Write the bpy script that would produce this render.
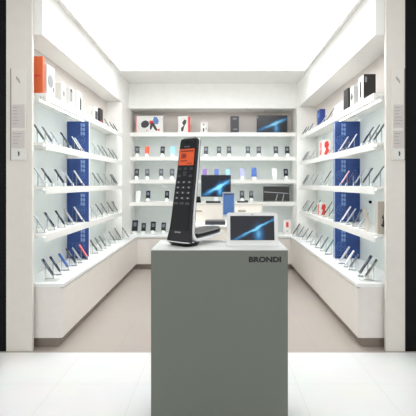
import bpy, bmesh, math, random
from mathutils import Vector, Matrix
random.seed(7)
S = bpy.context.scene
for o in list(bpy.data.objects): bpy.data.objects.remove(o)
COL = S.collection
PI = math.pi

# ------------------------------------------------------------------ camera, world, exposure
F = 400.0; CX = 217.3; CY = 184.0; EYE = 1.5
cam = bpy.data.cameras.new('camera'); cam.sensor_width = 36; cam.lens = 36 * F / 416
cam.shift_x = -(CX - 208) / 416; cam.shift_y = -(208 - CY) / 416
co = bpy.data.objects.new('camera', cam); co.location = (0, 0, EYE); co.rotation_euler = (PI / 2, 0, 0)
COL.objects.link(co); S.camera = co
W = bpy.data.worlds.new('world'); S.world = W; W.use_nodes = True
W.node_tree.nodes['Background'].inputs[0].default_value = (.97, 0.985, 1.0, 1)
W.node_tree.nodes['Background'].inputs[1].default_value = 0.95
S.view_settings.view_transform = 'Standard'; S.view_settings.look = 'None'
S.view_settings.gamma = 1; S.view_settings.use_curve_mapping = False
S.view_settings.exposure = 0.1
CEIL_POWER = 3.9      # emission of the added panel that brightens the shop
OUT_POWER = 2.2         # emission of the added panel outside the shop
STRIP_POWER = 10.5     # shelf LED emission

# ------------------------------------------------------------------ materials
def lin(c): return tuple(((v / 255) / 12.92 if v / 255 <= .04045 else ((v / 255 + .055) / 1.055) ** 2.4) for v in c)
MC = {}
def mat(name, rgb, rough=.5, metal=0, noise=.02, scale=12, alpha=1, coat=0, emit=None, es=1, spec=.5):
    if name in MC: return MC[name]
    m = bpy.data.materials.new(name); m.use_nodes = True; nt = m.node_tree
    b = nt.nodes['Principled BSDF']; c = lin(rgb)
    b.inputs['Roughness'].default_value = rough; b.inputs['Metallic'].default_value = metal
    b.inputs['Coat Weight'].default_value = coat
    b.inputs['Specular IOR Level'].default_value = spec
    tc = nt.nodes.new('ShaderNodeTexCoord'); nz = nt.nodes.new('ShaderNodeTexNoise'); nz.inputs['Scale'].default_value = scale
    mx = nt.nodes.new('ShaderNodeMix'); mx.data_type = 'RGBA'
    mx.inputs['A'].default_value = (*[max(0, v * (1 - noise * 2)) for v in c], 1)
    mx.inputs['B'].default_value = (*[min(1, v * (1 + noise * 2)) for v in c], 1)
    nt.links.new(tc.outputs['Object'], nz.inputs['Vector']); nt.links.new(nz.outputs['Fac'], mx.inputs['Factor'])
    nt.links.new(mx.outputs['Result'], b.inputs['Base Color'])
    if alpha < 1: b.inputs['Alpha'].default_value = alpha
    if emit:
        b.inputs['Emission Color'].default_value = (*lin(emit), 1); b.inputs['Emission Strength'].default_value = es
    MC[name] = m; return m

def streak_mat(name, emit=0.0, a=.1, b_=.75, w=.1, dark=(14, 20, 34), scale=1):
    """dark picture with a glowing blue diagonal band (printed or shown on a screen)"""
    m = bpy.data.materials.new(name); m.use_nodes = True; nt = m.node_tree; N = nt.nodes.new; L = nt.links.new
    P = nt.nodes['Principled BSDF']; P.inputs['Roughness'].default_value = .25
    tc = N('ShaderNodeTexCoord'); sp = N('ShaderNodeSeparateXYZ'); L(tc.outputs['Generated'], sp.inputs[0])
    def M(op, x, y=None):
        n = N('ShaderNodeMath'); n.operation = op
        for i, v in enumerate((x, y)):
            if v is None: continue
            if isinstance(v, (int, float)): n.inputs[i].default_value = v
            else: L(v, n.inputs[i])
        return n.outputs[0]
    u = sp.outputs[0]; v = sp.outputs[2]
    nz = N('ShaderNodeTexNoise'); nz.inputs['Scale'].default_value = 6; L(tc.outputs['Generated'], nz.inputs['Vector'])
    d = M('SUBTRACT', v, M('ADD', M('MULTIPLY', u, b_), a))
    d = M('ADD', d, M('MULTIPLY', M('SUBTRACT', nz.outputs['Fac'], .5), .12))
    g = M('POWER', 2.718, M('MULTIPLY', M('POWER', M('DIVIDE', M('ABSOLUTE', d), w), 2), -1))
    g = M('MULTIPLY', g, M('SUBTRACT', 1.15, M('MULTIPLY', M('ABSOLUTE', M('SUBTRACT', u, .58)), 1.6)))
    ex = M('DIVIDE', M('SUBTRACT', u, .64), .09); ey = M('DIVIDE', M('SUBTRACT', v, .25), .3)
    g2 = M('POWER', 2.718, M('MULTIPLY', M('ADD', M('MULTIPLY', ex, ex), M('MULTIPLY', ey, ey)), -1))
    tot = M('ADD', M('MAXIMUM', g, 0), M('MULTIPLY', g2, .7))
    cr = N('ShaderNodeValToRGB'); e = cr.color_ramp.elements
    e[0].color = (*lin(dark), 1); e[1].position = 1; e[1].color = (*lin((120, 195, 225)), 1)
    k = cr.color_ramp.elements.new(.45); k.color = (*lin((34, 100, 150)), 1)
    L(tot, cr.inputs[0]); L(cr.outputs[0], P.inputs['Base Color'])
    if emit: L(cr.outputs[0], P.inputs['Emission Color']); P.inputs['Emission Strength'].default_value = emit
    return m

WHITE = mat('white_lacquer', (240, 238, 233), .35)
WALLW = mat('white_panel_wall', (215, 220, 217), .5)
BEIGE = mat('warm_white_cabinet', (233, 227, 220), .38)
NICHE_UNLIT = mat('niche_back_unlit_tone', (220, 212, 205), .6)  # beige tone stands in for the missing strip light
CEILM = mat('ceiling_paint', (248, 247, 243), .8)
SOFF = mat('soffit_paint', (246, 245, 241), .7)
TOPM = mat('worktop_white', (244, 244, 242), .25)
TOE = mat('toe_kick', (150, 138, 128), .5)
BLACK = mat('black_frame', (10, 10, 10), .6, spec=.15)
PILLAR = mat('pillar_paint', (226, 220, 211), .5)
LED = mat('led_strip', (255, 255, 255), .5, emit=(238, 247, 250), es=STRIP_POWER)
ADDED_PANEL = mat('added_panel_glow', (255, 255, 255), .5, emit=(247, 251, 255), es=CEIL_POWER)  # glowing face of the added shop panel
ACRYL = mat('clear_acrylic', (235, 242, 242), .08, alpha=.42)
CARD = mat('white_card', (245, 245, 243), .5)
PED = mat('grey_pedestal_paint', (113, 119, 110), .55, noise=.012, scale=4)
PEDTOP = mat('pedestal_top_white', (226, 227, 223), .3)
HAND = mat('phone_shell_graphite', (38, 38, 40), .42, spec=.35)
GLOSS = mat('gloss_black', (10, 10, 11), .28, spec=.35)
SILVER = mat('silver_trim', (246, 246, 248), .3, metal=.0)
KEY = mat('key_grey', (62, 64, 68), .4, spec=.3)
BLUE = mat('blue_print', (42, 70, 132), .45, noise=.15, scale=9)
LBLUE = mat('pale_blue_print', (124, 152, 200), .5)
EDGE = mat('patterned_blue_edge', (118, 146, 196), .5, noise=.35, scale=40)
SCREENK = mat('dark_glass_screen', (30, 33, 38), .15)

# floor with large faint tiles
def tile_mat(name, c1, c2, size, rough):
    m = bpy.data.materials.new(name); m.use_nodes = True; nt = m.node_tree
    b = nt.nodes['Principled BSDF']; b.inputs['Roughness'].default_value = rough
    tc = nt.nodes.new('ShaderNodeTexCoord'); br = nt.nodes.new('ShaderNodeTexBrick')
    br.offset = 0; br.inputs['Scale'].default_value = 1; br.inputs['Brick Width'].default_value = size; br.inputs['Row Height'].default_value = size
    br.inputs['Mortar Size'].default_value = .003
    br.inputs['Color1'].default_value = (*lin(c1), 1); br.inputs['Color2'].default_value = (*lin(c1), 1); br.inputs['Mortar'].default_value = (*lin(c2), 1)
    nz = nt.nodes.new('ShaderNodeTexNoise'); nz.inputs['Scale'].default_value = 2.5; nz.inputs['Detail'].default_value = 6
    mx = nt.nodes.new('ShaderNodeMix'); mx.data_type = 'RGBA'; mx.blend_type = 'MULTIPLY'; mx.inputs['Factor'].default_value = .12
    nt.links.new(tc.outputs['Object'], br.inputs['Vector']); nt.links.new(tc.outputs['Object'], nz.inputs['Vector'])
    nt.links.new(br.outputs['Color'], mx.inputs['A']); nt.links.new(nz.outputs['Color'], mx.inputs['B'])
    nt.links.new(mx.outputs['Result'], b.inputs['Base Color']); return m
FLOOR = tile_mat('beige_floor', (188, 178, 169), (179, 169, 160), .9, .35)
CORR = tile_mat('white_corridor_tile', (246, 245, 243), (236, 234, 230), .6, .3)

# ------------------------------------------------------------------ mesh helpers
def box(bm, x0, x1, y0, y1, z0, z1, mi=0, bev=0):
    vs = [bm.verts.new(p) for p in ((x0, y0, z0), (x1, y0, z0), (x1, y1, z0), (x0, y1, z0), (x0, y0, z1), (x1, y0, z1), (x1, y1, z1), (x0, y1, z1))]
    fs = [bm.faces.new([vs[i] for i in q]) for q in ((0, 3, 2, 1), (4, 5, 6, 7), (0, 1, 5, 4), (1, 2, 6, 5), (2, 3, 7, 6), (3, 0, 4, 7))]
    for f in fs: f.material_index = mi
    if bev:
        es = list({e for f in fs for e in f.edges})
        bmesh.ops.bevel(bm, geom=es, offset=bev, segments=2, affect='EDGES', profile=.5, clamp_overlap=True)
    return bm
def prism(bm, pts, axis, a, b, mi=0, bev=0):
    """extrude the 2-D outline pts along axis from a to b"""
    def P(p, t):
        return {'x': (t, p[0], p[1]), 'y': (p[0], t, p[1]), 'z': (p[0], p[1], t)}[axis]
    A = [bm.verts.new(P(p, a)) for p in pts]; B = [bm.verts.new(P(p, b)) for p in pts]
    fs = [bm.faces.new(A), bm.faces.new(B[::-1])]
    n = len(pts)
    for i in range(n): fs.append(bm.faces.new((A[i], B[i], B[(i + 1) % n], A[(i + 1) % n])))
    for f in fs: f.material_index = mi
    bmesh.ops.recalc_face_normals(bm, faces=fs)
    if bev:
        bmesh.ops.bevel(bm, geom=list({e for f in fs[:2] for e in f.edges}), offset=bev, segments=2, affect='EDGES', clamp_overlap=True)
    return bm
def rrect(x0, x1, z0, z1, r, n=4):
    out = []
    for cx, cz, a0 in ((x1 - r, z1 - r, 0), (x0 + r, z1 - r, 90), (x0 + r, z0 + r, 180), (x1 - r, z0 + r, 270)):
        for i in range(n + 1):
            t = math.radians(a0 + 90 * i / n); out.append((cx + r * math.cos(t), cz + r * math.sin(t)))
    return out
def circ(cx, cz, r, n=20): return [(cx + r * math.cos(2 * PI * i / n), cz + r * math.sin(2 * PI * i / n)) for i in range(n)]
def ring(bm, cx, cz, r0, r1, y0, y1, axis='y', n=24, mi=0):
    vs = []
    for i in range(n):
        t = 2 * PI * i / n; c, s = math.cos(t), math.sin(t)
        vs.append([bm.verts.new((cx + r * c, y, cz + r * s)) for r, y in ((r0, y0), (r1, y0), (r1, y1), (r0, y1))])
    for i in range(n):
        a, b = vs[i], vs[(i + 1) % n]
        for k in range(4):
            f = bm.faces.new((a[k], a[(k + 1) % 4], b[(k + 1) % 4], b[k])); f.material_index = mi
def cyl(bm, p0, p1, r, n=14, mi=0):
    p0, p1 = Vector(p0), Vector(p1); d = p1 - p0
    q = d.to_track_quat('Z', 'Y').to_matrix().to_4x4()
    r_ = bmesh.ops.create_cone(bm, cap_ends=True, segments=n, radius1=r, radius2=r, depth=d.length, matrix=Matrix.Translation((p0 + p1) / 2) @ q)
    for v in r_['verts']:
        for f in v.link_faces: f.material_index = mi
def mesh(name, bm, *mats, smooth=False):
    bmesh.ops.recalc_face_normals(bm, faces=bm.faces)
    me = bpy.data.meshes.new(name); bm.to_mesh(me); bm.free()
    for m in mats: me.materials.append(m)
    if smooth:
        for p in me.polygons: p.use_smooth = True
    return me
def obj(name, bm, m, parent=None, smooth=False, label=None):
    me = bm if isinstance(bm, bpy.types.Mesh) else mesh(name, bm, *(m if isinstance(m, (list, tuple)) else [m]), smooth=smooth)
    o = bpy.data.objects.new(name, me); COL.objects.link(o)
    if parent: o.parent = parent
    if label: o['label'] = label
    return o
def tag(o, label, cat, group=None):
    o['label'] = label; o['category'] = cat
    if group: o['group'] = group
    return o
def thing(name, label, cat, loc=(0, 0, 0), rz=0, group=None):
    o = bpy.data.objects.new(name, None); COL.objects.link(o); o.location = loc; o.rotation_euler = (0, 0, rz)
    o.empty_display_size = .05
    return tag(o, label, cat, group)
def struct(name, bm, m, label=None):
    o = obj(name, bm, m); o['kind'] = 'structure'
    if label: o['label'] = label
    return o
B = bmesh.new
def bx(*a, **k): return box(B(), *a, **k)
def text_mesh(name, s, width, height, m, parent, loc, rot, bold=.0, depth=.0006):
    cu = bpy.data.curves.new(name, 'FONT'); cu.body = s; cu.extrude = .01; cu.offset = bold; cu.resolution_u = 4
    t = bpy.data.objects.new('t', cu); COL.objects.link(t); bpy.context.view_layer.update()
    me = bpy.data.meshes.new_from_object(t.evaluated_get(bpy.context.evaluated_depsgraph_get()))
    bpy.data.objects.remove(t)
    xs = [v.co.x for v in me.vertices]; ys = [v.co.y for v in me.vertices]; zs = [v.co.z for v in me.vertices]
    for v in me.vertices:
        v.co.x = (v.co.x - min(xs)) / (max(xs) - min(xs)) * width
        v.co.y = (v.co.y - min(ys)) / (max(ys) - min(ys)) * height
        v.co.z = (v.co.z - min(zs)) / (max(zs) - min(zs)) * depth
    me.name = name; me.materials.clear(); me.materials.append(m)
    o = bpy.data.objects.new(name, me); COL.objects.link(o); o.parent = parent; o.location = loc; o.rotation_euler = rot
    return o

# ------------------------------------------------------------------ room shell
XL, XR = -1.83, 1.735           # side walls
YF, YB = 3.62, 7.56             # shop front plane, back wall
SL, SR = -1.56, 1.425           # front edges of the side shelves
CL, CR = -1.40, 1.27            # front edges of the side counters
YS = 7.14                       # front edge of the back shelves
YC = 6.98                       # front edge of the back counter
ZC = 0.593                      # counter top
ZSOF, ZCEI = 2.85, 3.30
YD = 4.86                       # divider between near and far bay
YE_L, YE_R = 6.55, 6.97         # far ends of the far bays
LV = [2.33, 1.88, 1.476, 1.04]  # side shelf tops
LB = [2.42, 1.99, 1.58, 1.18]   # back shelf tops

struct('floor', bx(-2.2, 2.2, YF - .06, 7.7, -.1, 0), FLOOR, 'beige tiled shop floor')
struct('floor', bx(-6, 6, -1.5, YF - .06, -.1, 0), CORR, 'pale tiled floor in front of the shop')
struct('ceiling', bx(-2.2, 2.2, YF - .06, 7.7, ZCEI, ZCEI + .1), CEILM, 'cream shop ceiling')
struct('wall_left', bx(XL - .1, XL, YF, YB, 0, ZCEI), WALLW)
struct('wall_right', bx(XR, XR + .1, YF, YB, 0, ZCEI), WALLW)
struct('wall_back', bx(XL - .1, XR + .1, YB, YB + .1, 0, ZCEI), WALLW)
struct('trim_1', bx(XL, SL - .02, YF, YS, ZSOF, ZCEI, bev=.004), SOFF, 'white soffit above the left shelves')
struct('trim_2', bx(SR + .005, XR, YF, YS, ZSOF, ZCEI, bev=.004), SOFF, 'white soffit above the right shelves')
struct('trim_3', bx(XL, XR, YS, YB, ZSOF, ZCEI, bev=.004), SOFF, 'white soffit above the back shelves')
struct('trim_4', bx(XL, SL, YE_L, YB, ZC, ZSOF, bev=.004), WHITE, 'white corner post at back left')
struct('trim_5', bx(1.39, XR, YE_R, YB, ZC, ZSOF, bev=.004), WHITE, 'white corner post at back right')
# darker lining of the top niches (colour carries the dim tone of having no light strip)
struct('trim_6', bx(XL, XL + .012, YF + .02, YE_L, 2.335, ZSOF), NICHE_UNLIT, 'back of the left top niche, beige with its unlit tone painted in')
struct('trim_7', bx(XR - .012, XR, YF + .02, YE_R, 2.335, ZSOF), NICHE_UNLIT, 'back of the right top niche, beige with its unlit tone painted in')
struct('trim_8', bx(SL, 1.39, YB - .012, YB, 2.425, ZSOF), NICHE_UNLIT, 'back of the back top niche, beige with its unlit tone painted in')
# shop front: white pillars and the dark frame beside them
YP = 3.58
struct('trim_9', bx(-1.891, -1.658, YP, YF, 0, ZCEI, bev=.004), PILLAR, 'white pillar left of the shop opening')
struct('trim_10', bx(1.51, 1.682, YP, YF, 0, ZCEI, bev=.004), PILLAR, 'white pillar right of the shop opening')
struct('trim_11', bx(-6, -1.891, YP + .005, YF, 0, ZCEI), BLACK, 'black shop front left of the pillar')
struct('trim_12', bx(1.682, 6, YP + .005, YF, 0, ZCEI), BLACK, 'black shop front right of the pillar')

# added luminous panel under the shop ceiling, made up to brighten the room
t = thing('added_light_panel', 'large added luminous panel across the shop ceiling, put in to brighten the room', 'added light', (-.07, 4.8, ZCEI))
obj('frame', box(B(), -1.40, 1.40, -1.15, 1.20, -.07, 0), WHITE, t)
obj('glow_face', box(B(), -1.38, 1.38, -1.17, 1.22, -.09, -.02), ADDED_PANEL, t)

struct('ceiling', bx(-6, 6, -1.5, YP, ZCEI, ZCEI + .1), CEILM, 'ceiling outside the shop opening')
t = thing('added_light_panel', 'added luminous panel in the ceiling outside, put in to light the grey pedestal', 'added light', (0, 2.5, ZCEI))  # added lamp out of view, made up to light the pedestal top
obj('frame', box(B(), -1.5, 1.5, -.45, .45, -.012, 0), WHITE, t)
obj('glow_face', box(B(), -1.48, 1.48, -.43, .43, -.018, -.012), mat('added_outer_glow', (255, 255, 255), .5, emit=(247, 251, 255), es=OUT_POWER), t)

# ------------------------------------------------------------------ counters
U = [(XL, YF + .02), (CL, YF + .02), (CL, YC), (CR, YC), (CR, YF + .02), (XR, YF + .02), (XR, YB), (XL, YB)]
o = obj('worktop', prism(B(), U, 'z', ZC - .032, ZC, bev=.003), TOPM)
tag(o, 'continuous white worktop running along left, back and right walls', 'worktop')
def cabinet(label, x0, x1, y0, y1, face, n, cat='cabinet'):
    """base cabinet: carcass, recessed plinth and n doors on the aisle face ('+x', '-x' or '-y')"""
    t = thing('base_cabinet', label, cat, ((x0 + x1) / 2, (y0 + y1) / 2, 0))
    if face == '+x': x0 += .004
    if face == '-x': x1 -= .004
    y1 -= .004; y0 += .001
    cx, cy = (x0 + x1) / 2, (y0 + y1) / 2; k = .05; z0, z1 = .095, ZC - .032; d = .018
    X0, X1, Y0, Y1 = x0 - cx, x1 - cx, y0 - cy, y1 - cy
    if face == '+x':
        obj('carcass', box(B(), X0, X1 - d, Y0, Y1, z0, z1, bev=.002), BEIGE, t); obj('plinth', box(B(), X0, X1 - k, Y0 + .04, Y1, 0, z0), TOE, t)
        for i in range(n):
            a = Y0 + (Y1 - Y0) * i / n; b = Y0 + (Y1 - Y0) * (i + 1) / n
            obj('door', box(B(), X1 - d, X1, a + .0012, b - .0012, z0 + .002, z1 - .012, bev=.0015), BEIGE, t)
    elif face == '-x':
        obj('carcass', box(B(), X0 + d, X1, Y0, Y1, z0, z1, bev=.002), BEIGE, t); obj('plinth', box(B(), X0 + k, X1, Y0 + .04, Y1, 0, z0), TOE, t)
        for i in range(n):
            a = Y0 + (Y1 - Y0) * i / n; b = Y0 + (Y1 - Y0) * (i + 1) / n
            obj('door', box(B(), X0, X0 + d, a + .0012, b - .0012, z0 + .002, z1 - .012, bev=.0015), BEIGE, t)
    else:
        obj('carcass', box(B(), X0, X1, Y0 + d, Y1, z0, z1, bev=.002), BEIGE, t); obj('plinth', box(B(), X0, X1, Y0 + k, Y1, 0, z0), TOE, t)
        for i in range(n):
            a = X0 + (X1 - X0) * i / n; b = X0 + (X1 - X0) * (i + 1) / n
            obj('door', box(B(), a + .0012, b - .0012, Y0, Y0 + d, z0 + .002, z1 - .012, bev=.0015), BEIGE, t)
YN = YF + .025
cabinet('long low beige cabinet along left wall, nearest the shop front', XL, CL - .012, YN, 5.3, '+x', 1)
cabinet('low beige cabinet along left wall, farther unit reaching the back corner', XL, CL - .012, 5.3, YC + .008, '+x', 1)
cabinet('long low beige cabinet along right wall, nearest the shop front', CR + .012, XR, YN, 5.3, '-x', 1)
cabinet('low beige cabinet along right wall, farther unit reaching the back corner', CR + .012, XR, 5.3, YC + .008, '-x', 1)
cabinet('low beige cabinet under back counter, left of the cash desk', XL + .004, -.52, YC + .012, YB, '-y', 2)
cabinet('low beige cabinet under back counter, behind the cash desk', -.52, .39, YC + .012, YB, '-y', 2)
cabinet('low beige cabinet under back counter at its right end', .39, XR - .004, YC + .012, YB, '-y', 2)

# ------------------------------------------------------------------ shelves
DOWN = ['topmost', 'second from top', 'third from top', 'lowest']
def shelf(label, group, x0, x1, y0, y1, zt, th, face):
    cx, cy = (x0 + x1) / 2, (y0 + y1) / 2
    t = thing('wall_shelf', label, 'shelf', (cx, cy, zt - th), 0, group)
    X0, X1, Y0, Y1 = x0 - cx, x1 - cx, y0 - cy, y1 - cy
    g = .021; lipb = th - .022   # board sits above a deeper front lip that hides the light strip
    vis = .036 if zt == LV[0] and 'nearest' in label else 0
    if face == '+x': pts = [(X0, lipb), (X1 - .012, lipb), (X1 - .012, 0), (X1, 0), (X1, th), (X0, th)]; q = (X1 - g - vis - .012, X1 - g - vis, Y0 + .02, Y1 - .02)
    elif face == '-x': pts = [(X1, lipb), (X0 + .012, lipb), (X0 + .012, 0), (X0, 0), (X0, th), (X1, th)]; q = (X0 + g + vis, X0 + g + vis + .012, Y0 + .02, Y1 - .02)
    else: pts = [(Y1, lipb), (Y0 + .012, lipb), (Y0 + .012, 0), (Y0, 0), (Y0, th), (Y1, th)]; q = (X0 + .02, X1 - .02, Y0 + g, Y0 + g + .012)
    if face == '-y': bm = prism(B(), pts, 'x', X0, X1)
    else: bm = prism(B(), pts, 'y', Y0, Y1)
    obj('board', bm, WHITE, t)
    if vis: obj('strip_channel', box(B(), q[0], q[1], q[2], q[3], .008, lipb), WHITE, t)
    obj('light_strip', box(B(), *q, *((0, .008) if vis else (lipb - .006, lipb))), LED, t)
for i, z in enumerate(LV):
    for side, a, b, face in (('left', XL, SL, '+x'), ('right', SR, XR, '-x')):
        shelf(f'{DOWN[i]} white shelf of the {side} wall, bay nearest the shop front', f'white shelves of the {side} wall near bay', a, b, YN, YD, z, .068, face)
        ye = YE_L if side == 'left' else YE_R
        shelf(f'{DOWN[i]} white shelf of the {side} wall, bay beyond the blue divider', f'white shelves of the {side} wall far bay', a, b, YD + .04, ye, z, .065, face)
for i, z in enumerate(LB):
    shelf(f'{DOWN[i]} long white shelf across the back wall', 'white shelves across the back wall', SL, 1.39, YS, YB, z, .07, '-y')

# ------------------------------------------------------------------ blue graphic dividers
def divider(side):
    w0, w1 = (XL, SL) if side == 'left' else (SR, XR)
    cx = (w0 + w1) / 2; zt = LV[0] - .068
    t = thing('divider_panel', f'upright partition with dark blue printed face halfway along the {side} wall shelves', 'partition', (cx, YD + .02, ZC))
    h = (w1 - w0) / 2
    obj('board', box(B(), -h, h, -.016, .018, 0, zt - ZC), WHITE, t)
    segs = [(LV[1], zt), (LV[2], LV[1] - .07), (LV[3], LV[2] - .07), (ZC, LV[3] - .07)]
    for k, (z0, z1) in enumerate(segs):
        p = obj('blue_poster', box(B(), -h + .004, h - .002, -.0195, -.016, z0 - ZC + .002, z1 - ZC - .002), BLUE, t)
        H = z1 - z0; zz = z0 - ZC; y0, y1 = -.0215, -.0195; s = 1 if side == 'left' else -1
        bxx = h * .45 if side == 'left' else -h * .3
        bm = B()
        for q in range(3):   # stacked block letters
            zc = zz + H * .88 - q * .052
            box(bm, bxx - .026, bxx - .004, y0, y1, zc - .018, zc + .02); box(bm, bxx - .004, bxx + .004, y0, y1, zc - .004, zc + .004)
            box(bm, bxx + .004, bxx + .026, y0, y1, zc - .022, zc + .018)
            if q < 2: box(bm, bxx - .02, bxx - .014, y0, y1, zc - .035, zc - .017)
        obj('block_lettering', bm, LBLUE, p)
        bm = B(); ring(bm, bxx - .03, zz + H * .40, .050, .057, y0, y1); box(bm, bxx - .082, bxx + .022, y0, y1, zz + H * .40 - .003, zz + H * .40 + .003); ring(bm, bxx - .03, zz + H * .40, .022, .028, y0, y1)
        obj('ring_emblem', bm, mat('mid_blue_print', (78, 110, 166), .5), p)
        bm = B(); box(bm, -h * .8, h * .7, y0, y1, zz + .036, zz + .042); box(bm, -h * .5, -h * .47, y0, y1, zz + .036, zz + H * .5); box(bm, -h * .8, -h * .2, y0, y1, zz + H * .5, zz + H * .5 + .004)
        obj('fine_lines', bm, mat('mid_blue_print', (78, 110, 166), .5), p)
        ex = h if side == 'left' else -h
    if side == 'right':
        for k, (z0, z1) in enumerate(segs):
            obj('edge_print', box(B(), -h - .003, -h, -.016, .018, z0 - ZC + .002, z1 - ZC - .002), EDGE, t, label='pale blue patterned edge strip')
divider('left'); divider('right')

# ------------------------------------------------------------------ display phones
COLS = {'black': (30, 31, 34), 'dark grey': (74, 78, 82), 'grey': (130, 133, 136), 'silver': (186, 190, 194), 'white': (238, 238, 238),
        'blue': (44, 86, 160), 'navy': (34, 46, 92), 'red': (214, 62, 62), 'orange red': (232, 92, 66), 'purple': (112, 74, 150),
        'light blue': (130, 186, 226), 'green': (52, 132, 88), 'pink': (222, 134, 140), 'brown grey': (108, 98, 88), 'teal': (84, 128, 136), 'lilac': (150, 150, 208),
        'beige': (186, 180, 166)}
PHM = {}
ANG = math.radians(32)
def phone_meshes(col, style, k, glass):
    key = (col, style, round(k, 2), glass)
    if key in PHM: return PHM[key]
    ang = ANG if style == 'side' else math.radians(14)
    w, h, th = (.063 * k, .170 * k, .0095) if style == 'side' else (.080 * k, .152 * k, .0095)
    z0 = .036 if style == 'side' else .045
    M_ = Matrix.Translation((0, -.028, z0)) @ Matrix.Rotation(-ang, 4, 'X')
    bm = prism(B(), rrect(-w / 2, w / 2, 0, h, .009), 'y', -th / 2, th / 2, bev=.0015)
    bmesh.ops.transform(bm, matrix=M_, verts=bm.verts); cm = mat('phone_' + col.replace(' ', '_'), COLS[col], .3, coat=.2)
    body = mesh('body', bm, cm)
    bm = prism(B(), rrect(-w / 2 + .003, w / 2 - .003, .006, h - .006, .006), 'y', -th / 2 - .0008, -th / 2)
    bmesh.ops.transform(bm, matrix=M_, verts=bm.verts)
    if glass == 'dark': bm2 = bmesh.new(); prism(bm2, rrect(-w * .26, w * .26, h * .45, h * .8, .004), 'y', -th / 2 - .0014, -th / 2 - .0008); bmesh.ops.transform(bm2, matrix=M_, verts=bm2.verts)
    pic = mesh('screen_picture', bm2, mat('screen_picture_grey', (104, 110, 118), .3)) if glass == 'dark' else None
    scr = mesh('screen', bm, cm if glass == 'same' else SCREENK if glass == 'dark' else mat('lit_' + glass.replace(' ', '_'), COLS[glass], .2, emit=COLS[glass], es=.35))
    # acrylic stand: base, back rest and front lip in one bent profile
    bm = B(); t = .003; sx = w * .36
    s, c = math.sin(ang), math.cos(ang)
    y0, zb = -.028, z0 - .002
    off = th / 2 + .0015
    p0 = (y0 + off * c, zb + off * s); p1 = (p0[0] + s * h * .62, p0[1] + c * h * .62)
    pts = [(-.05, 0), (p1[0] + .004, 0), (p1[0] + .004, .003), (p1[0] + .004, p1[1]), (p1[0], p1[1]), p0, (y0 - .01, zb - .003), (y0 - .012, zb + .012), (y0 - .015, zb + .012), (y0 - .014, zb - .006), (y0 + .006, zb - .006), (p1[0] - .002, .004), (-.05, .003)]
    # two thin side cheeks and a foot keep it open and light
    foot = [(-.05, 0), (p1[0] + .004, 0), (p1[0] + .004, .004), (-.05, .004)]
    rest = [p0, p1, (p1[0] + .003, p1[1] - .001), (p0[0] + .003, p0[1] - .002)]
    post = [(p1[0] - .001, .004), (p1[0] + .003, .004), (p1[0] + .003, p1[1] - .003), (p1[0] - .001, p1[1] - .005)]
    lip = [(y0 - .012, zb + .01), (y0 - .009, zb + .01), (y0 - .008, zb - .002), (p0[0] + .003, p0[1] - .002), (p0[0] + .001, p0[1] - .005), (y0 - .012, zb - .005)]
    leg = [(y0 - .006, .004), (y0 - .002, .004), (y0 - .001, zb - .005), (y0 - .005, zb - .005)]
    for pr in (foot, rest, post, lip, leg): prism(bm, pr, 'x', -sx, sx)
    stand = mesh('stand', bm, ACRYL if style == 'side' else CARD)
    bm = B()
    if style == 'side': prism(bm, [(-.052, .004), (-.05, .004), (-.042, .03), (-.044, .03)], 'x', -.022, .022)
    elif style == 'back': prism(bm, [(-.058, .0), (-.055, .0), (-.046, .066), (-.049, .066)], 'x', -.027, .027)
    else: prism(bm, [(-.058, .0), (-.055, .0), (-.048, .05), (-.051, .05)], 'x', -.03, .03)
    card = mesh('price_card', bm, CARD)
    PHM[key] = (body, scr, stand, card, pic); return PHM[key]
def display_phone(loc, rz, col, label, group, style='side', k=1.0, glass='dark'):
    body, scr, stand, card, pic = phone_meshes(col, style, k, glass)
    t = thing('display_phone', label, 'phone', loc, rz, group)
    b = obj('body', body, None, t); obj('screen', scr, None, b)
    if pic: obj('screen_picture', pic, None, b)
    obj('stand', stand, None, t); obj('price_card', card, None, t)
    return t
ORD = ['first', 'second', 'third', 'fourth', 'fifth', 'sixth', 'seventh', 'eighth', 'ninth', 'tenth', 'eleventh']
SHN = ['top shelf', 'second shelf down', 'third shelf down', 'lowest shelf', 'worktop']
def side_row(side, bay, lvl, items):
    """items: (pixel column of the foot, colour, size, screen)"""
    z = ZC if lvl == 4 else LV[lvl]
    X = {'left': -1.655, 'right': 1.505}[side]
    if lvl == 4: X = {'left': -1.60, 'right': 1.43}[side]
    for i, it in enumerate(items):
        px, col = it[0], it[1]; k = it[2] if len(it) > 2 else 1.0; gl = it[3] if len(it) > 3 else ('same' if col in ('white', 'silver') else 'dark')
        Xi = it[4] if len(it) > 4 else X; y = Xi * F / (px - CX)
        lo, hi = (YN + .045, YD - .045) if bay == 'near' else (YD + .085, (YE_L if side == 'left' else YE_R) - .045)
        if len(it) > 4: hi = YC - .05
        y = min(max(y, lo), hi)
        if i and abs(y - last) < .082: y = last + .082
        last = y; n = len(items)
        lab = f'{col} phone on clear stand, {ORD[i]} from shop front, {side} {bay} bay, {SHN[lvl]}'
        display_phone((Xi, y, z), (PI / 2 + .2 if side == 'left' else -PI / 2 - .2) + random.uniform(-.06, .06), col, lab, f'phones on the {side} wall {bay} bay, {SHN[lvl]}', 'side', k, gl)
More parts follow.
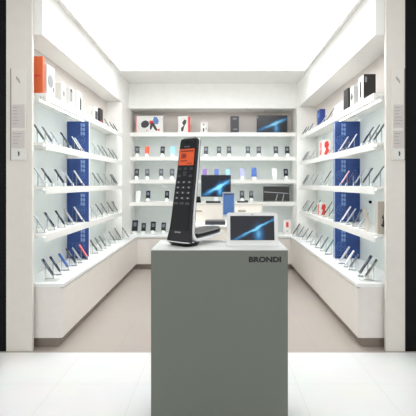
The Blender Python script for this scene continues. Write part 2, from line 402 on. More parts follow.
# left wall
side_row('left', 'near', 1, [(41, 'dark grey'), (49, 'grey'), (55.5, 'silver', .8), (67, 'dark grey', 1.05), (77.5, 'white'), (83.5, 'white', .95)])
side_row('left', 'near', 2, [(41.5, 'silver'), (48.5, 'dark grey'), (61, 'black', 1.0), (69, 'silver'), (80, 'white', 1.05)])
side_row('left', 'near', 3, [(41, 'silver'), (51, 'grey'), (61.5, 'black'), (70, 'silver'), (83, 'white', 1.05)])
side_row('left', 'near', 4, [(50, 'grey', 1.1), (57, 'dark grey', 1.05), (65, 'blue', 1.0, 'blue'), (73, 'dark grey', 1.1), (78, 'silver'), (86, 'red', 1.0, 'pink')])
side_row('left', 'far', 0, [(107, 'grey', .75), (112, 'dark grey', .75), (118, 'dark grey', .8)])
side_row('left', 'far', 1, [(97, 'silver'), (102, 'grey'), (106, 'dark grey'), (112, 'black'), (119, 'dark grey')])
side_row('left', 'far', 2, [(97, 'dark grey'), (101.5, 'grey'), (107.5, 'silver'), (114, 'black'), (119, 'dark grey')])
side_row('left', 'far', 3, [(94, 'silver'), (100, 'dark grey'), (105, 'grey'), (111, 'dark grey'), (116, 'black'), (120, 'dark grey')])
side_row('left', 'far', 4, [(95, 'brown grey'), (99.5, 'grey'), (103.5, 'dark grey'), (108, 'silver'), (113, 'dark grey'), (119, 'black', 1.1), (126, 'dark grey', 1.1, 'dark', -1.49)])
# right wall
side_row('right', 'near', 1, [(377, 'dark grey', 1.1), (372, 'grey', 1.1), (366, 'dark grey', 1.1), (351, 'white'), (346, 'navy'), (341, 'white', 1.05)])
side_row('right', 'near', 2, [(376, 'grey', 1.1), (365.5, 'dark grey', 1.05), (358, 'silver'), (350, 'navy'), (344, 'pink', 1.0, 'white')])
side_row('right', 'near', 3, [(363, 'silver', .95), (356, 'grey', 1.05), (350, 'silver'), (344.5, 'white', 1.1)])
side_row('right', 'near', 4, [(369, 'beige', 1.15), (363, 'dark grey', 1.2), (353, 'grey', .9), (348, 'white'), (343, 'silver', 1.1)])
side_row('right', 'far', 0, [(329, 'brown grey', 1.05), (324, 'silver'), (311, 'brown grey', .75), (307, 'grey', .75), (302.5, 'black', .8)])
side_row('right', 'far', 1, [(331.5, 'silver', .8), (312, 'silver', .9), (306, 'grey'), (301.5, 'dark grey')])
side_row('right', 'far', 2, [(331, 'silver'), (325.5, 'navy', 1.2), (320, 'silver'), (315, 'grey'), (310, 'silver'), (305.5, 'grey'), (301.5, 'dark grey')])
side_row('right', 'far', 3, [(331, 'grey'), (326, 'brown grey', 1.25), (315, 'green', 1.25, 'green'), (310, 'dark grey'), (306, 'silver'), (301.5, 'dark grey')])
side_row('right', 'far', 4, [(328, 'teal', 1.2, 'teal'), (323, 'teal', 1.1), (318, 'grey'), (313, 'silver'), (308.5, 'dark grey'), (304.5, 'grey'), (300.5, 'grey'), (296, 'black', 1.3, 'dark', 1.345)])
# back wall
def back_row(lvl, items, y=7.3):
    z = ZC if lvl == 4 else LB[lvl]
    for i, it in enumerate(items):
        px, col = it[0], it[1]; st = it[2] if len(it) > 2 else 'back'; k = (it[3] if len(it) > 3 else .95) * 1.08; gl = it[4] if len(it) > 4 else ('same' if col in ('white', 'silver') else 'dark')
        X = (px - CX) * (y - .03) / F
        lab = f'{col} phone above white card, {ORD[i]} from left on back wall, {SHN[lvl]}'
        display_phone((X, y, z), random.uniform(-.12, .12), col, lab, f'phones on the back wall, {SHN[lvl]}', st, k, gl)
back_row(1, [(137, 'black'), (147, 'orange red', 'back', .95, 'orange red'), (162.5, 'dark grey'), (172.5, 'light blue', 'back', .95, 'light blue'), (206, 'dark grey', 'low'), (219, 'grey'), (229, 'dark grey'), (248, 'dark grey'), (259, 'brown grey'), (276, 'black'), (287.5, 'dark grey')])
back_row(2, [(136.5, 'black'), (147, 'grey'), (161, 'grey'), (172, 'black'), (204.5, 'purple', 'back', .95, 'purple'), (216.5, 'blue', 'back', .95, 'blue'), (228, 'blue', 'back', .95, 'light blue'), (242, 'lilac', 'back', 1, 'lilac'), (254, 'blue', 'low', 1.1, 'blue'), (274.5, 'white', 'low', 1), (286, 'dark grey')])
back_row(3, [(138, 'white', 'low'), (148, 'blue'), (167, 'brown grey'), (242, 'dark grey'), (251.5, 'grey')])
back_row(4, [(134.7, 'black', 'low', 1.25), (143.5, 'dark grey', 'low'), (153, 'dark grey', 'back', 1.1), (163.5, 'grey', 'back', 1.0)])

# ------------------------------------------------------------------ product boxes
def pbox(name, label, x0, x1, y0, y1, z0, h, m, marks=None, group=None, cat='box'):
    """carton; marks: list of (kind, material, args...) drawn on the face named by args[0]: '-y', '+x' or '-x'"""
    cx, cy = (x0 + x1) / 2, (y0 + y1) / 2; hw, hd = (x1 - x0) / 2, (y1 - y0) / 2
    t = thing(name, label, cat, (cx, cy, z0), 0, group)
    obj('carton', box(B(), -hw, hw, -hd, hd, 0, h, bev=.0015), m, t)
    for kind, mm, face, nm, *a in marks or []:
        W_ = hw if face == '-y' else hd
        bm = B()
        if kind == 'rect': u0, u1, v0, v1 = a; pts = [(u0 * W_, v0 * h), (u1 * W_, v0 * h), (u1 * W_, v1 * h), (u0 * W_, v1 * h)]
        elif kind == 'poly': pts = [(u * W_, v * h) for u, v in a[0]]
        else: u, v, r = a; pts = circ(u * W_, v * h, r)
        dp = .0012
        if face == '-y': prism(bm, pts, 'y', -hd - dp, -hd)
        elif face == '+x': prism(bm, pts, 'x', hw, hw + dp)
        else: prism(bm, [(-u, v) for u, v in pts], 'x', -hw - dp, -hw)
        obj(nm, bm, mm, t)
    return t
ORANGE = mat('orange_print', (224, 104, 52), .5); REDP = mat('red_print', (222, 62, 60), .5); DARKP = mat('charcoal_print', (58, 58, 62), .45)
GREYP = mat('grey_print', (150, 150, 150), .5); PALEB = mat('pale_blue_figure', (96, 130, 190), .5); KRAFT = mat('warm_grey_box', (196, 188, 176), .55)
BOXW = mat('white_carton', (228, 225, 220), .45); NAVYP = mat('navy_carton', (38, 58, 122), .45); BLKBOX = mat('black_carton', (44, 42, 42), .45)
ZT = LV[0]
pbox('product_box', 'tall orange fronted box at near end of left top shelf', -1.70, -1.597, 3.66, 3.70, ZT, .34, ORANGE, [('rect', REDP, '-y', 'print', -.6, .6, .45, .5)])
pbox('product_box', 'white box with grey disc picture beside the orange box, left top shelf', -1.70, -1.585, 3.72, 3.90, ZT, .29, BOXW, [('disc', GREYP, '+x', 'disc_picture', -.1, .5, .06), ('rect', DARKP, '+x', 'print', .55, .75, .2, .35)])
pbox('product_box', 'small white box with pale grey print, second white carton on left top shelf', -1.65, -1.585, 4.07, 4.19, ZT, .20, BOXW, [('disc', GREYP, '+x', 'disc_picture', 0, .5, .03)])
pbox('product_box', 'white box with charcoal upper panel, third carton along left top shelf', -1.65, -1.585, 4.30, 4.44, ZT, .21, BOXW, [('rect', GREYP, '+x', 'print', -.9, .1, .3, .85), ('rect', DARKP, '+x', 'panel_print', -.8, .0, .8, .95)])
pbox('product_box', 'white box with dark phone picture, last carton before the divider, left top shelf', -1.65, -1.585, 4.52, 4.68, ZT, .23, BOXW, [('poly', DARKP, '+x', 'phone_picture', [(.1, .1), (.7, .12), (.75, .6), (.45, .8), (.15, .6)])])
pbox('product_box', 'slim white carton just past the divider, left top shelf', -1.62, -1.59, 5.02, 5.07, ZT, .15, BOXW, [('rect', GREYP, '+x', 'print', -.5, .5, .3, .6)])
pbox('product_box', 'slim black box on left top shelf far bay, nearer of two', -1.62, -1.59, 5.20, 5.32, ZT, .18, BOXW, [('rect', DARKP, '+x', 'phone_picture', -.8, .8, .1, .7)])
pbox('product_box', 'slim black box on left top shelf far bay, farther of two', -1.62, -1.59, 5.42, 5.56, ZT, .2, BLKBOX, [('rect', REDP, '+x', 'print', -.5, .5, .1, .2)])
pbox('product_box', 'large black carton with white spine at near end of right top shelf', 1.465, 1.585, 4.0, 4.16, ZT, .27, BLKBOX, [('rect', BOXW, '-x', 'white_spine', -.95, .95, .02, .98), ('rect', DARKP, '-x', 'print', -.3, .1, .2, .8), ('rect', GREYP, '-y', 'print', -.8, -.5, .7, .9)])
pbox('product_box', 'white carton with dark diamond picture between black boxes, right top shelf', 1.465, 1.56, 4.30, 4.41, ZT, .23, BOXW, [('poly', DARKP, '-x', 'diamond_picture', [(0, .3), (.6, .5), (0, .75), (-.6, .5)])])
pbox('product_box', 'slim upright black box second from front on right top shelf', 1.465, 1.55, 4.48, 4.64, ZT, .25, BLKBOX, [('rect', DARKP, '-x', 'print', -.5, .5, .7, .8)])
pbox('product_box', 'narrow navy blue box on right top shelf beyond the divider', 1.465, 1.54, 5.70, 5.86, ZT, .24, NAVYP, [('rect', PALEB, '-x', 'print', -.5, .5, .55, .8)])
pbox('product_box', 'pale carton behind two leaning phones on right top shelf', 1.62, 1.71, 5.16, 5.60, ZT, .25, BOXW, [('rect', GREYP, '-x', 'print', -.6, .6, .2, .3)])
def redfig(label, x0, y0, y1, z, h):
    pbox('product_box', label, x0, x0 + .11, y0, y1, z, h, BOXW, [
        ('poly', REDP, '-y', 'red_figure', [(-.7, .12), (.2, .08), (.65, .35), (.3, .5), (.6, .72), (.3, .93), (-.4, .88), (-.6, .6), (-.2, .45)]),
        ('poly', REDP, '-x', 'red_figure', [(-.5, .12), (.1, .1), (.45, .35), (.2, .5), (.45, .72), (.2, .9), (-.2, .85), (-.3, .6), (-.1, .45)])])
redfig('white box with red figure on right second shelf beyond the divider', 1.45, 5.50, 5.70, LV[1], .23)
redfig('white box with red figure on right lowest shelf beyond the divider', 1.45, 5.66, 5.80, LV[3], .19)
ZB = LB[0]; yb = 7.24
def backx(px, y=yb): return (px - CX) * y / F
pbox('product_box', 'large white box with black headphones and red wearer, back top shelf', backx(135.5), backx(163), yb, yb + .10, ZB, .315, BOXW, [
    ('rect', REDP, '-y', 'red_edge_print', -.99, -.93, 0, 1), ('poly', DARKP, '-y', 'headphone_picture', [(-.58, .4), (-.5, .32), (-.3, .3), (-.1, .38), (.0, .52), (-.05, .66), (-.25, .74), (-.48, .68), (-.6, .55)]),
    ('poly', REDP, '-y', 'red_figure', [(.02, .5), (.3, .56), (.3, .72), (.0, .72)]), ('poly', PALEB, '-y', 'blue_figure', [(.3, .55), (.62, .5), (.7, .7), (.55, .92), (.35, .95), (.28, .75)]),
    ('poly', DARKP, '-y', 'figure_print', [(.05, .2), (.15, .22), (.25, .4), (.4, .2), (.55, .12), (.6, .2), (.35, .58), (.12, .6), (.05, .4)]), ('poly', REDP, '-y', 'red_mark', [(.6, .14), (.78, .14), (.75, .24), (.62, .24)]),
    ('rect', DARKP, '-y', 'small_print', -.2, -.14, .12, .18)])
pbox('product_box', 'white box with black headphone picture and red edge, behind the large handset', backx(178), backx(190.5), yb, yb + .10, ZB, .31, BOXW, [
    ('poly', DARKP, '-y', 'headphone_picture', [(-.5, .12), (-.2, .1), (0, .4), (.3, .6), (.35, .75), (0, .8), (-.35, .6), (-.1, .45), (-.5, .3)]), ('rect', REDP, '-y', 'red_edge_print', .6, .98, .05, .97)])
pbox('product_box', 'small white box with two dark marks, back top shelf', backx(200.5), backx(207.5), yb, yb + .08, ZB, .2, BOXW, [
    ('rect', DARKP, '-y', 'upper_mark', -.3, .1, .72, .82), ('rect', DARKP, '-y', 'lower_mark', -.3, .05, .15, .45), ('rect', GREYP, '-y', 'side_mark', .5, .7, .3, .5)])
pbox('product_box', 'narrow black patterned box standing on back top shelf', backx(230.5), backx(239), yb, yb + .08, ZB, .31, mat('mottled_black', (58, 56, 62), .4, noise=.5, scale=55), [
    ('rect', GREYP, '-y', 'upper_print', -.5, .4, .8, .88), ('rect', GREYP, '-y', 'lower_print', -.3, .6, .2, .26)])
t = pbox('tablet_box', 'wide black tablet box with blue light streak, back top shelf', backx(257), backx(287.5), yb, yb + .06, ZB, .32, BLKBOX, [('rect', BOXW, '-y', 'white_label', -.97, -.84, .84, .96)])
obj('streak_picture', box(B(), -.26, .26, -.0315, -.03, .01, .31), streak_mat('printed_streak', 0, .12, .72, .1, (28, 30, 38)), t)
t = pbox('tablet_box', 'wide black tablet on its box with pale stripe, back wall lowest shelf', backx(263.5), backx(289.5), yb, yb + .05, LB[3], .275, BLKBOX, [
    ('poly', mat('silver_print', (165, 168, 172), .4), '-y', 'stripe_print', [(-.95, .62), (.95, .52), (.95, .56), (-.95, .67)]), ('poly', GREYP, '-y', 'left_bar', [(-.1, .08), (-.02, .08), (.12, .5), (.06, .5)]),
    ('poly', GREYP, '-y', 'right_bar', [(.42, .05), (.5, .05), (.6, .5), (.54, .5)]), ('rect', GREYP, '-y', 'lower_line', -.95, .95, .03, .05)])
pbox('product_box', 'small white box with red mark at right end of back counter', backx(283.5), backx(290.5), 7.2, 7.26, ZC, .26, BOXW, [('rect', REDP, '-y', 'red_mark', -.35, .35, .5, .85), ('rect', GREYP, '-y', 'small_print', -.3, .3, .2, .25)])
t = thing('wall_socket', 'tiny black socket on the right wall above the leaflet box', 'socket', (XR, 4.51, 1.297))
obj('cover', prism(B(), rrect(-.011, .011, -.015, .015, .005), 'y', -.016, .016), BLACK, t); t.location.x -= .011
# leaflet stand and boxes on the right wall
t = pbox('leaflet_holder', 'warm grey leaflet box at near end of right lowest shelf', 1.475, 1.60, 3.68, 3.74, LV[3], .30, KRAFT, [('poly', DARKP, '-y', 'dark_scribble', [(-.55, .28), (-.3, .3), (-.2, .45), (-.4, .5), (-.15, .6), (-.05, .4), (.1, .2), (-.3, .22)])], cat='leaflet holder')
bm = B()
N = 8
for i in range(N):
    a = i / N; b = (i + 1) / N
    f = lambda q: 1.45 + .018 * math.sin(q * PI * 1.4)
    vs = [bm.verts.new(p) for p in ((f(a), 3.86, a * .22), (f(a), 3.96, a * .22), (f(b), 3.96, b * .22), (f(b), 3.86, b * .22))]
    vs2 = [bm.verts.new((v.co.x + .004, v.co.y, v.co.z)) for v in vs]
    bm.faces.new(vs); bm.faces.new(vs2[::-1])
    for q in range(4): bm.faces.new((vs[q], vs2[q], vs2[(q + 1) % 4], vs[(q + 1) % 4]))
o = obj('leaflet', bm, KRAFT); o.location = (0, 0, LV[3]); tag(o, 'curved beige leaflet beside the leaflet box, right lowest shelf', 'leaflet')
for side, X in (('left', -1.56), ('right', 1.40)):
    o = obj('price_sheet', prism(B(), rrect(-.06, .06, -.045, .045, .008), 'z', 0, .006, bev=.001), mat('pale_grey_sheet', (196, 198, 192), .4)); o.location = (X, 3.77, ZC)
    tag(o, f'pale grey price plate lying on near end of {side} worktop', 'price plate')

# ------------------------------------------------------------------ pillar notice boards
def notices(side):
    x0, x1 = ((11.3 - CX) * YP / F, (27 - CX) * YP / F) if side == 'left' else ((391 - CX) * YP / F, (404 - CX) * YP / F)
    zt, zb = EYE + (CY - 69) * YP / F, EYE - (160.5 - CY) * YP / F
    t = thing('notice_board', f'tall pale notice board with grey leaflets fixed to the {side} pillar', 'notice board', ((x0 + x1) / 2, YP, zb))
    h = (x1 - x0) / 2; H = zt - zb
    obj('backing', box(B(), -h, h, -.014, 0, 0, H, bev=.002), mat('notice_white', (228, 223, 214), .4), t)
    e = -h if side == 'left' else h  # thin grey strip stands in for the shadow along the board edge
    obj('edge_shade_strip', box(B(), min(e, e - .006 * (1 if e > 0 else -1)), max(e, e - .006 * (1 if e > 0 else -1)), -.02, -.014, 0, H), mat('edge_shade_grey', (150, 145, 138), .4), t)
    G = mat('leaflet_grey', (206, 199, 194), .5); T = mat('faint_text', (176, 170, 164), .5); K = mat('mark_black', (60, 58, 56), .5)
    Z = lambda py: (160.5 - py) * YP / F
    for a, b_ in ((105, 128), (131, 148)):
        p = obj('leaflet', box(B(), -h + .014, h - .014, -.018, -.014, Z(b_), Z(a)), G, t); y = a + 2.5
        while y < b_ - 2:
            obj('text_line', box(B(), -h + .024, -h + .024 + random.uniform(.035, h * 1.2), -.019, -.018, Z(y + .8), Z(y)), T, p); y += 3.2
    p = obj('label_plate', box(B(), -h + .01, h - .006, -.022, -.014, Z(159.5), Z(149)), mat('label_white', (226, 224, 218), .4), t)
    bm = prism(B(), [(.0, Z(156)), (.012, Z(156)), (.016, Z(153.5)), (.01, Z(151.5)), (-.002, Z(152)), (.003, Z(153.5))], 'y', -.0235, -.022)
    obj('dark_mark', bm, K, p)
    bm = B(); prism(bm, [(-.022, Z(79)), (.014, Z(84)), (.018, Z(82)), (.004, Z(79)), (-.018, Z(76.5))], 'y', -.0155, -.014)
    obj('grey_emblem', bm, T, t)
notices('left'); notices('right')

# ------------------------------------------------------------------ cash desk and what stands on it
D0, D1 = -.476, .66
t = thing('cash_desk', 'white two level cash desk standing in front of the back wall', 'desk', (0, 5.9, 0))
DESKM = mat('desk_warm_white', (234, 226, 214), .4)
obj('lower_body', box(B(), D0, D1, -.38, .0, 0, .90, bev=.003), DESKM, t)
obj('lower_top', box(B(), D0 - .01, D1 + .01, -.40, .0, .90, .93, bev=.003), TOPM, t)
obj('raised_body', box(B(), D0, D1, .0, .42, 0, 1.195, bev=.003), DESKM, t)
obj('raised_top', box(B(), D0 - .01, D1 + .01, -.01, .43, 1.195, 1.222, bev=.003), mat('desk_top_grey', (214, 212, 204), .3), t)
dk = mat('slot_dark', (96, 90, 84), .5)
for px0, px1, py in ((195, 202, 211), (215, 223.5, 220), (238, 246, 211)):
    obj('drawer_pull', box(B(), (px0 - CX) * 5.9 / F, (px1 - CX) * 5.9 / F, -.012, 0, EYE - (py - CY) * 5.9 / F - .005, EYE - (py - CY) * 5.9 / F + .006, bev=.001), dk, t)
Zt = 1.222
t = thing('monitor', 'black flat monitor with blue streak picture on the cash desk', 'monitor', (-.02, 6.05, Zt))
mw = .225
obj('housing', prism(B(), rrect(-mw, mw, .085, .415, .008), 'y', -.015, .02, bev=.002), mat('monitor_black', (24, 25, 28), .3), t)
obj('screen', box(B(), -mw + .012, mw - .012, -.017, -.015, .10, .403), streak_mat('monitor_picture', .4, -.02, .78, .10, (12, 16, 26)), t)
obj('neck', box(B(), -.03, .03, .0, .016, .01, .12), SILVER, t)
obj('foot', prism(B(), rrect(-.11, .11, -.075, .075, .03), 'z', 0, .01, bev=.002), SILVER, t)
t.location.y = 6.07
def kb(label, x, y, z, w, d, rz, name='keyboard'):
    t = thing(name, label, 'keyboard', (x, y, z), rz)
    obj('case', prism(B(), [(-d / 2, 0), (d / 2, 0), (d / 2, .022), (-d / 2, .01)], 'x', -w / 2, w / 2), BLACK, t)
    bm = B()
    for r in range(4):
        for c in range(int(w / .024)):
            box(bm, -w / 2 + .008 + c * .0235, -w / 2 + .026 + c * .0235, -d / 2 + .01 + r * d * .22, -d / 2 + .01 + r * d * .22 + d * .17, .008 + .0035 * (r + .6), .0165 + .003 * r)
    o = obj('keys', bm, DARKP, t); return t
kb('small black keyboard on the cash desk below the monitor', -.06, 5.925, Zt, .22, .08, .0)
def terminal(label, x, y, z, rz, h=.09):
    t = thing('card_terminal', label, 'card terminal', (x, y, z), rz)
    obj('case', prism(B(), [(-.045, 0), (.05, 0), (.05, h), (.02, h), (-.045, .03)], 'x', -.038, .038, bev=.003), BLACK, t)
    obj('screen', prism(B(), [(-.005, .052 * h / .09), (.014, .077 * h / .09), (.012, .08 * h / .09), (-.007, .055 * h / .09)], 'x', -.028, .028), GREYP, t)
terminal('small black card terminal left of the monitor on the cash desk', -.29, 5.98, Zt, .2)
t = thing('barcode_scanner', 'low black scanner on the cash desk right of the monitor', 'scanner', (.37, 5.98, Zt), 0)
obj('handle', prism(B(), rrect(-.075, .05, 0, .022, .008), 'y', -.02, .02, bev=.002), BLACK, t)
obj('head', prism(B(), rrect(.04, .09, 0, .036, .01), 'y', -.028, .028, bev=.002), DARKP, t)
t = thing('till_drawer', 'dark grey flat till box on the lower level of the cash desk', 'till', (0, 5.68, .93), 0)
obj('case', box(B(), -.17, .11, -.1, .13, 0.001, .055, bev=.004), mat('till_grey', (78, 80, 84), .4), t)
obj('tray', box(B(), -.165, .105, -.106, -.1, .008, .045, bev=.001), DARKP, t)

# ------------------------------------------------------------------ front pedestal
PY0, PY1 = 2.40, 2.81; PX0, PX1 = -.398, .424; PZ = 1.107
t = thing('display_pedestal', 'grey block pedestal with white top and black lettering in front of the shop', 'pedestal', ((PX0 + PX1) / 2, (PY0 + PY1) / 2, 0))
pw, pd = (PX1 - PX0) / 2, (PY1 - PY0) / 2
obj('body', box(B(), -pw, pw, -pd, pd, 0, PZ - .006, bev=.002), PED, t)
obj('top', box(B(), -pw, pw, -pd, pd, PZ - .006, PZ, bev=.001), PEDTOP, t, label='white pedestal top')
INK = mat('ink_black', (20, 24, 22), .5)
text_mesh('lettering', 'BRONDI', .194, .0345, INK, t, (.189 - (PX0 + PX1) / 2, -pd, 1.030), (PI / 2, 0, 0), bold=.05, depth=.0012)

# ------------------------------------------------------------------ the large cordless handset on its dock
TH = math.radians(38)
# local frame: x = width (to the right), y = depth (backwards), z = up; rotated by -TH about z
hs = thing('cordless_telephone', 'tall graphite cordless telephone with orange display on a curved black dock', 'telephone', (0, 0, PZ), -TH)
WD = Vector((math.cos(TH), -math.sin(TH))); DD = Vector((math.sin(TH), math.cos(TH)))
corner = Vector((-.166, 2.495)); hs.location = (*(corner - WD * .093), PZ)
def interp(tab, z):
    for (a, va), (b, vb) in zip(tab, tab[1:]):
        if z <= b:
            q = (z - a) / (b - a); q = max(0, min(1, q)); return va + (vb - va) * q
    return tab[-1][1]
def smooth(tab, z, e=.025): return (interp(tab, z - e) + interp(tab, z) * 2 + interp(tab, z + e)) / 4
FR = [(.0, -.030), (.05, -.022), (.1, -.008), (.2, .008), (.45, .050), (.65, .078), (.72, .092)]       # front surface depth by height
WT = [(.0, .107), (.05, .101), (.10, .092), (.2, .088), (.4, .084), (.6, .080), (.72, .077)]            # half width by height
TK = [(.0, .045), (.1, .032), (.3, .024), (.6, .026), (.72, .024)]
def sweep(stations, n=7, p=4.0):
    """stations: (y_front, y_back, z_front, z_back, halfwidth); cross section is a superellipse"""
    bm = B(); rows = []
    for yf, yb_, zf, zb_, hw in stations:
        row = []
        for i in range(n * 4):
            t = 2 * PI * (i + .5) / (n * 4); c, s = math.cos(t), math.sin(t)
            u = math.copysign(abs(c) ** (2 / p), c); v = math.copysign(abs(s) ** (2 / p), s)
            q = (v + 1) / 2
            row.append(bm.verts.new((u * hw, yb_ + (yf - yb_) * q, zb_ + (zf - zb_) * q)))
        rows.append(row)
    for a, b in zip(rows, rows[1:]):
        for i in range(len(a)): bm.faces.new((a[i], a[(i + 1) % len(a)], b[(i + 1) % len(a)], b[i]))
    bm.faces.new(rows[0]); bm.faces.new(rows[-1][::-1])
    return bm
HT = .700
st = []
for i in range(41):
    z = .026 + (HT - .026) * i / 40
    e = 0
    if z > HT - .03: e = 1 - math.sqrt(max(0, 1 - ((z - (HT - .03)) / .03) ** 2))
    f = smooth(FR, z); k = smooth(TK, z); w = smooth(WT, z)
    st.append((f + e * .01, f + k - e * .008, z, z, w - e * .028))
body = obj('handset', sweep(st), HAND, hs, smooth=True)
def facept(u, z, lift=0): return (u * smooth(WT, z), smooth(FR, z) - lift, z)
def facepatch(name, u0, u1, z0, z1, m, parent, lift=.0012, n=6):
    bm = B(); A = []; n2 = 4
    for i in range(n + 1):
        z = z0 + (z1 - z0) * i / n
        A.append([(bm.verts.new(facept(u0 + (u1 - u0) * j / n2, z, lift)), bm.verts.new(facept(u0 + (u1 - u0) * j / n2, z, -.001))) for j in range(n2 + 1)])
    for i in range(n):
        for j in range(n2):
            for k in (0, 1):
                q = [A[i][j][k], A[i][j + 1][k], A[i + 1][j + 1][k], A[i + 1][j][k]]
                bm.faces.new(q if k == 0 else q[::-1])
    for i in range(n):
        for j in (0, n2): bm.faces.new((A[i][j][0], A[i][j][1], A[i + 1][j][1], A[i + 1][j][0]))
    for j in range(n2):
        for i in (0, n): bm.faces.new((A[i][j][0], A[i][j + 1][0], A[i][j + 1][1], A[i][j][1]))
    return obj(name, bm, m, parent)
facepatch('front_plate', -.84, .84, .10, .688, mat('face_black', (26, 27, 29), .45, spec=.3), body, .0015, 20)
ORL = mat('orange_lcd', (190, 76, 34), .4, emit=(228, 84, 26), es=.34); ORD_ = mat('lcd_dark', (130, 44, 14), .4, emit=(130, 40, 8), es=.3)
scr = facepatch('display', -.80, .80, .515, .622, ORL, hs, .0035, 8)
facepatch('status_line', -.68, .72, .602, .613, ORD_, scr, .0045, 2)
facepatch('clock_digit', -.55, -.12, .560, .592, ORD_, scr, .0045, 3)
facepatch('clock_digit', -.5, -.02, .566, .586, ORD_, scr, .005, 3)
facepatch('text_line', -.6, .1, .540, .548, ORD_, scr, .0045, 2)
facepatch('menu_line', .1, .62, .524, .530, ORD_, scr, .0045, 2)
facepatch('earpiece', -.26, .2, .662, .667, BLACK, hs, .003, 2)
cu = mat('faint_logo', (128, 130, 134), .4)
def facetext(name, s, z, u, w, h, m):
    slope = math.atan2(smooth(FR, z + .02) - smooth(FR, z - .02), .04)
    p = facept(u, z, .004)
    return text_mesh(name, s, w, h, m, hs, p, (PI / 2 - slope, 0, 0), bold=.01, depth=.001)
facetext('upper_logo', 'BRONDI', .633, -.32, .046, .008, cu)
facetext('lower_logo', 'BRONDI', .082, -.30, .05, .010, mat('silver_logo', (190, 190, 194), .4))
# soft keys, navigation pad, twelve number keys
for u in (-.62, .0, .62):
    facepatch('function_key', u - .17, u + .17, .485, .500, KEY, hs, .004, 2)
for u in (-.6, .6): facepatch('call_key', u - .16, u + .16, .438, .452, mat('key_dark', (66, 68, 74), .4), hs, .004, 2)
facepatch('navigation_pad', -.2, .2, .445, .476, KEY, hs, .005, 3)
DIG = mat('key_legend', (196, 198, 202), .4)
for r in range(5):
    for c in range(3):
        if r == 4 and c == 1: u0 = 0
        zc = .405 - r * .034; u = (-.56, 0, .56)[c]
        kk = facepatch('number_key' if r < 4 else 'base_key', u - .2, u + .2, zc - .008, zc + .007, KEY if r < 4 else mat('key_dark', (66, 68, 74), .4), hs, .004, 2)
        if r < 4: facepatch('key_legend', u - .05, u + .05, zc - .004, zc + .004, DIG, kk, .0048, 2)
# silver L shaped band: runs down behind the handset and turns back under the plate
path = []
for i in range(24):
    z = .69 - (.69 - .085) * i / 23; path.append((smooth(FR, z) + smooth(TK, z) - .002, z))
yk = path[-1][0]
for i in range(1, 10):
    a = PI * .5 * i / 10; path.append((yk + .06 * (1 - math.cos(a)), .085 - .063 * math.sin(a)))
for i in range(9): path.append((yk + .06 + .292 * i / 8, .022 + .022 * i / 8))
def lsweep(path, off0, off1, hws):
    st = []
    for i, p in enumerate(path):
        a = Vector(path[max(0, i - 1)]); b = Vector(path[min(len(path) - 1, i + 1)]); d = (b - a).normalized(); n = Vector((-d.y, d.x))  # points to inside of the L (back/up)
        if n.x < 0 and n.y < 0: n = -n
        hw = hws(i / (len(path) - 1))
        q_ = i / (len(path) - 1); o0 = off0(q_) if callable(off0) else off0; o1 = off1(q_) if callable(off1) else off1
        f = Vector(p) + n * o0; g = Vector(p) + n * o1
        st.append((f.x, g.x, f.y, g.y, hw))
    return sweep(st, 5, 6.0)
nP = len(path)
hwf = lambda q: (.075 + .018 * min(1, q / .6)) if q < .75 else .093
def hw_end(q): return hwf(q) * (1 if q < .93 else math.sqrt(max(.2, 1 - ((q - .93) / .085) ** 2)))
bt = lambda q: .011 + .014 * min(1, q / .6)
obj('silver_band', lsweep(path, -.001, bt, hw_end), SILVER, hs, smooth=True)
obj('back_shell', lsweep(path[:30], lambda q: bt(q * 30 / nP), lambda q: bt(q * 30 / nP) + .006, lambda q: .074 + .014 * q), GLOSS, hs, smooth=True)
pl = path[27:]
m_ = lambda q: .089 * (1 if q < .8 else math.sqrt(max(.12, 1 - ((q - .8) / .22) ** 2)))
obj('dock_plate', lsweep([(y, z) for y, z in pl], .025, .053, m_), GLOSS, hs, smooth=True)
# black foot under the front, boat shaped
st = []
for i in range(9):
    q = i / 8; z = .0 + .027 * q
    st.append((-.014 - .022 * q, .10 + .01 * q, z * .85, z * .85, .080 + .018 * q))
obj('foot', sweep(st, 7, 4), GLOSS, hs, smooth=True)
st = [(-.0375, .045, .0245, .0245, .1005), (-.0385, .045, .0285, .0285, .1010)]
obj('foot_trim', sweep(st, 7, 4), SILVER, hs, smooth=True)

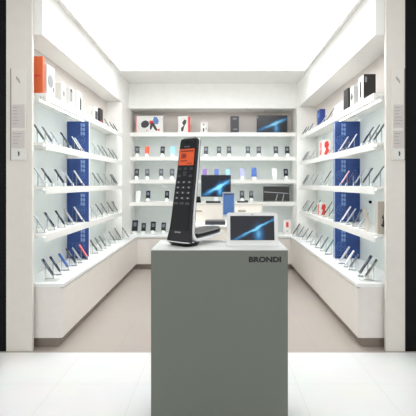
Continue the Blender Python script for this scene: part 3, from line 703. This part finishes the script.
# ------------------------------------------------------------------ tablet on the pedestal
TYB = 2.515; tx = ((226.2 + 279) / 2 - CX) * TYB / F
t = thing('tablet', 'white framed tablet with blue streak picture standing on the grey pedestal', 'tablet', (tx, TYB, PZ), 0)
tw = .166; la = math.radians(9); R_ = Matrix.Translation((0, 0, .008)) @ Matrix.Rotation(-la, 4, 'X')
def leaned(bm): bmesh.ops.transform(bm, matrix=R_, verts=bm.verts); return bm
TW = mat('tablet_white', (238, 238, 236), .25, coat=.3)
bd = obj('frame', leaned(prism(B(), rrect(-tw + .004, tw - .004, 0, .205, .016), 'y', -.006, .008, bev=.003)), TW, t)
obj('screen', leaned(box(B(), -.140, .138, -.0075, -.006, .031, .184)), streak_mat('tablet_picture', .38, -.08, .95, .055, (24, 26, 34)), bd)
obj('camera_dot', leaned(prism(B(), circ(0, .194, .003), 'y', -.0075, -.006)), DARKP, bd)
obj('base', prism(B(), [(-.022, 0), (.075, 0), (.075, .006), (.03, .012), (.004, .03), (-.0065, .0), ][:5] + [(-.010, .014), (-.02, .012)], 'x', -tw, tw, bev=.002), TW, t)
# ------------------------------------------------------------------ small phone on its white stand behind the tablet
t = thing('display_phone', 'blue screened phone raised on a white stand behind the tablet on the pedestal', 'phone', ((228.6 - CX) * 2.72 / F, 2.72, PZ), .02)
ph = obj('body', prism(B(), rrect(-.041, .041, .172, .338, .008), 'y', -.006, .006, bev=.002), mat('phone_rim_grey', (206, 214, 224), .3), t)
obj('screen', box(B(), -.036, .036, -.0075, -.006, .186, .318), mat('lit_screen_blue', (74, 112, 168), .2, emit=(62, 100, 160), es=.35), ph)
obj('status_bar', box(B(), -.036, .036, -.0078, -.006, .318, .330), mat('bar_slate', (70, 88, 112), .3), ph)
bm = B(); box(bm, -.012, .012, .006, .014, .008, .26, bev=.002); box(bm, -.036, .036, -.008, .006, .15, .1725, bev=.002)
obj('stand', bm, TW, t)
obj('stand_foot', prism(B(), rrect(-.05, .05, -.035, .05, .02), 'z', 0, .008, bev=.002), TW, t)
obj('security_tag', box(B(), .018, .046, -.016, -.0075, .168, .198, bev=.002), TW, t)
